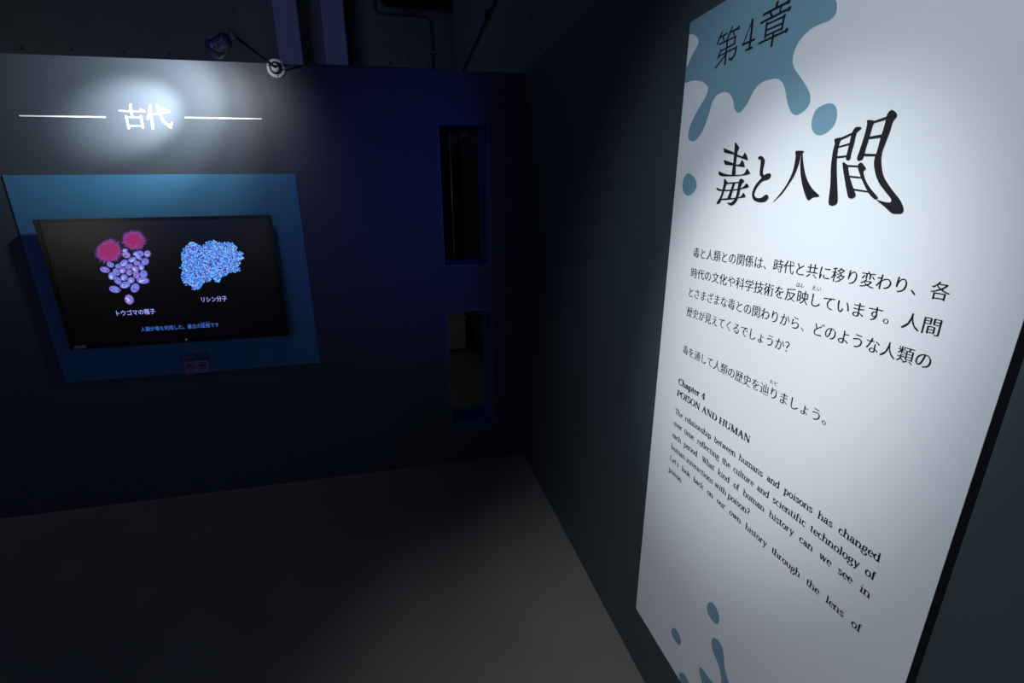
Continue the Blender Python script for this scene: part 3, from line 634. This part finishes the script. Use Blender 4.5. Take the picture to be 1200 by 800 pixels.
# ---------------------------------------------------------------- arm spotlight clipped to the top of the partition
a = root('arm_spotlight',(-1.304,0,2.38),'small arm spotlight with white round mount plate, fixed below the partition top edge','spotlight')
lathe('mount_plate',[(0,0),(0,.042),(.006,.044),(.010,.041),(.011,.0)],(-1.304,0,2.377),(-1.306,-1,2.372),M_PLATE,a)
lathe('collar',[(0.010,.029),(.018,.029),(.022,.025),(.022,.016)],(-1.304,0,2.377),(-1.306,-1,2.372),M_BLKM,a)
lathe('boss',[(0.010,.020),(.026,.019),(.031,.010),(.032,0)],(-1.304,0,2.377),(-1.306,-1,2.372),M_PLATE,a)
for t in range(3):
    an = math.radians(-80+120*t); lathe('screw',[(0.010,.004),(.0125,.0035),(.013,0)],(-1.304+.034*math.cos(an),0,2.377+.034*math.sin(an)),(-1.304+.034*math.cos(an),-1,2.377+.034*math.sin(an)),M_BLKM,a,10)
tube('arm',[(-1.304,-.03,2.377),(-1.312,-.08,2.379),(-1.330,-.25,2.374),(-1.353,-.505,2.367)],0.0065,M_BLKM,a)
LP = Vector((-1.4775,-.4112,2.3331)); T_ = Vector((-1.965,0.0,2.160)); J = Vector((-1.355,-.520,2.368)); D_ = (LP-J).normalized()
lathe('joint',[(-.014,0),(-.013,.009),(0,.013),(.013,.009),(.014,0)],J,J+Vector((0,0,1)),M_METAL,a,16)
tube('yoke',[J+Vector((-.005,0,.012)),J+Vector((-.02,0,.014)),J+D_*.035+Vector((0,0,.012))],0.004,M_METAL,a)
H0 = J+D_*.045
lathe('lamp_housing',[(0,0),(0,.018),(.004,.022),(.045,.024),(.05,.020),(.052,.028),(.060,.034),(.092,.040),(.094,.037),(.064,.030),(.062,0)],H0,H0+D_,M_METAL,a)
for t in range(4): lathe('cooling_fin',[(.010+.009*t,.020),(.010+.009*t,.030),(.0125+.009*t,.030),(.0125+.009*t,.020)],H0,H0+D_,M_METAL,a)
lathe('lens',[(.066,0),(.067,.012),(.066,.029),(.065,0)],H0,H0+D_,M_LENS,a)
lamp('arm_spot_beam','SPOT',LP,T_,225,(0.92,0.98,1.0),spot_size=2*0.2842,spot_blend=1.0,shadow_soft_size=0.03)
lamp('arm_spot_spill','SPOT',LP,(-1.93,0,2.215),58,(0.88,0.97,1.0),spot_size=2*0.69,spot_blend=1.0,shadow_soft_size=0.03)
lamp('arm_spot_skirt','SPOT',LP,(-1.90,0,2.17),21,(0.90,0.97,1.0),spot_size=2*0.98,spot_blend=1.0,shadow_soft_size=0.03)
lamp('arm_spot_stray','SPOT',LP,(-1.75,0,2.12),7,(0.92,0.93,1.0),spot_size=2*1.45,spot_blend=1.0,shadow_soft_size=0.03)
cb = tube('power_cable',[(-1.300,-.012,2.368),(-1.25,-.014,2.372),(-1.18,-.008,2.392),(-1.15,.004,2.403),(-0.9,.01,2.404),(-0.5,.02,2.404)],0.003,M_BLKM,a)
lift.side = 'B'
# ---------------------------------------------------------------- text panel on the right wall
pn = root('text_panel',(-0.001,-1.997,0.285),'tall white chapter text panel with slate blue splashes on the right wall','panel')
U0, U1, Z0, Z1 = 1.605, 2.387, 0.285, 2.127
box('panel_core',(-0.0215,-U1,Z0),(-0.001,-U0,Z1),M_CORE,pn)
box('face_sheet',(-0.0225,-U1,Z0),(-0.0215,-U0,Z1),M_PANEL,pn)
PS = PB(-0.0229); PT = PB(-0.0234)
bite = smooth_loop(SPLASH_BITE,4,False); bite[0] = (U0,2.030); bite[-1] = (U0,2.101)
top = smooth_loop([(U0,1.992)]+SPLASH_TOP+[(2.010,2.060),(1.996,2.095),(2.01,Z1)],4,False)
flat('splash_motif',[top+[(U0,Z1)]+bite[::-1]],PS,M_SPL,pn)
for dp in DROPS: flat('splash_drop',[smooth_loop(dp,4)],PS,M_SPL,pn)
flat('splash_motif',[smooth_loop(SPL_C,4,False)+[(2.085,.46),(2.12,.42),(2.2,.40),(2.30,.36),(2.36,Z0),(1.93,Z0),(1.955,.34),(1.99,.405),(2.02,.44)],
                     smooth_loop(SPL_D,4,False)+[(2.03,.42),(2.02,Z0),(1.95,Z0),(1.955,.34)],
                     smooth_loop(SPL_E,4,False)+[(1.94,.30),(1.96,Z0),(1.876,Z0)]],PS,M_SPL,pn)
gl = []
for pts, wd in CHAPTER_STROKES: gl += stroke(pts, wd*0.82, True)
flat('chapter_heading', gl, PT, M_INK, pn)
groups = [(0,12),(12,14),(14,16),(16,len(TITLE_TEXT))]
for a_, b_ in groups: flat('title_character',[smooth_loop(p,3) if len(p) > 7 else p for p in TITLE_TEXT[a_:b_]],PT,M_INK,pn)
TH, BO = 0.016, 0.005
hgt = 0.0262
for txt, u1, z in (('毒と人類との関係は、時代と共に移り変わり、各',2.3030,1.5610),('時代の文化や科学技術を反映しています。人間',2.3030,1.5090),('とさまざまな毒との関わりから、どのような人類の',2.3030,1.4570),('歴史が見えてくるでしょうか？',2.0560,1.4050),('毒を通して人類の歴史を辿りましょう。',2.1640,1.2975)):
    jp('body_text_line',txt,1.7165,u1,z,hgt,PT,M_INK,pn,TH,BO)
jp('reading_gloss','はん',2.0476,2.0640,1.5395,0.0095,PT,M_INK,pn,0.01,0)
jp('reading_gloss','えい',2.0830,2.1020,1.5395,0.0095,PT,M_INK,pn,0.01,0)
jp('reading_gloss','たど',2.0241,2.0440,1.3285,0.0095,PT,M_INK,pn,0.01,0)
latin('english_heading','Chapter 4',1.7125,1.8300,1.2046,0.0268,PT,M_INK,pn,True,False)
latin('english_heading','POISON AND HUMAN',1.7115,1.9970,1.1692,0.0268,PT,M_INK,pn,True,False)
zz = 1.1130
for i, (txt, u1) in enumerate((('The relationship between humans and poisons has changed',2.3075),('over time, reflecting the culture and scientific technology of',2.3080),('each period. What kind of human history can we see in',2.3075),('human interactions with poison?',2.0300),("Let's look back on our own history through the lens of",2.3080),('poison.',1.7810))):
    latin('english_text_line',txt,1.7115,u1,zz-0.0383*i,0.0248,PT,M_INK,pn,False,u1>2.2)
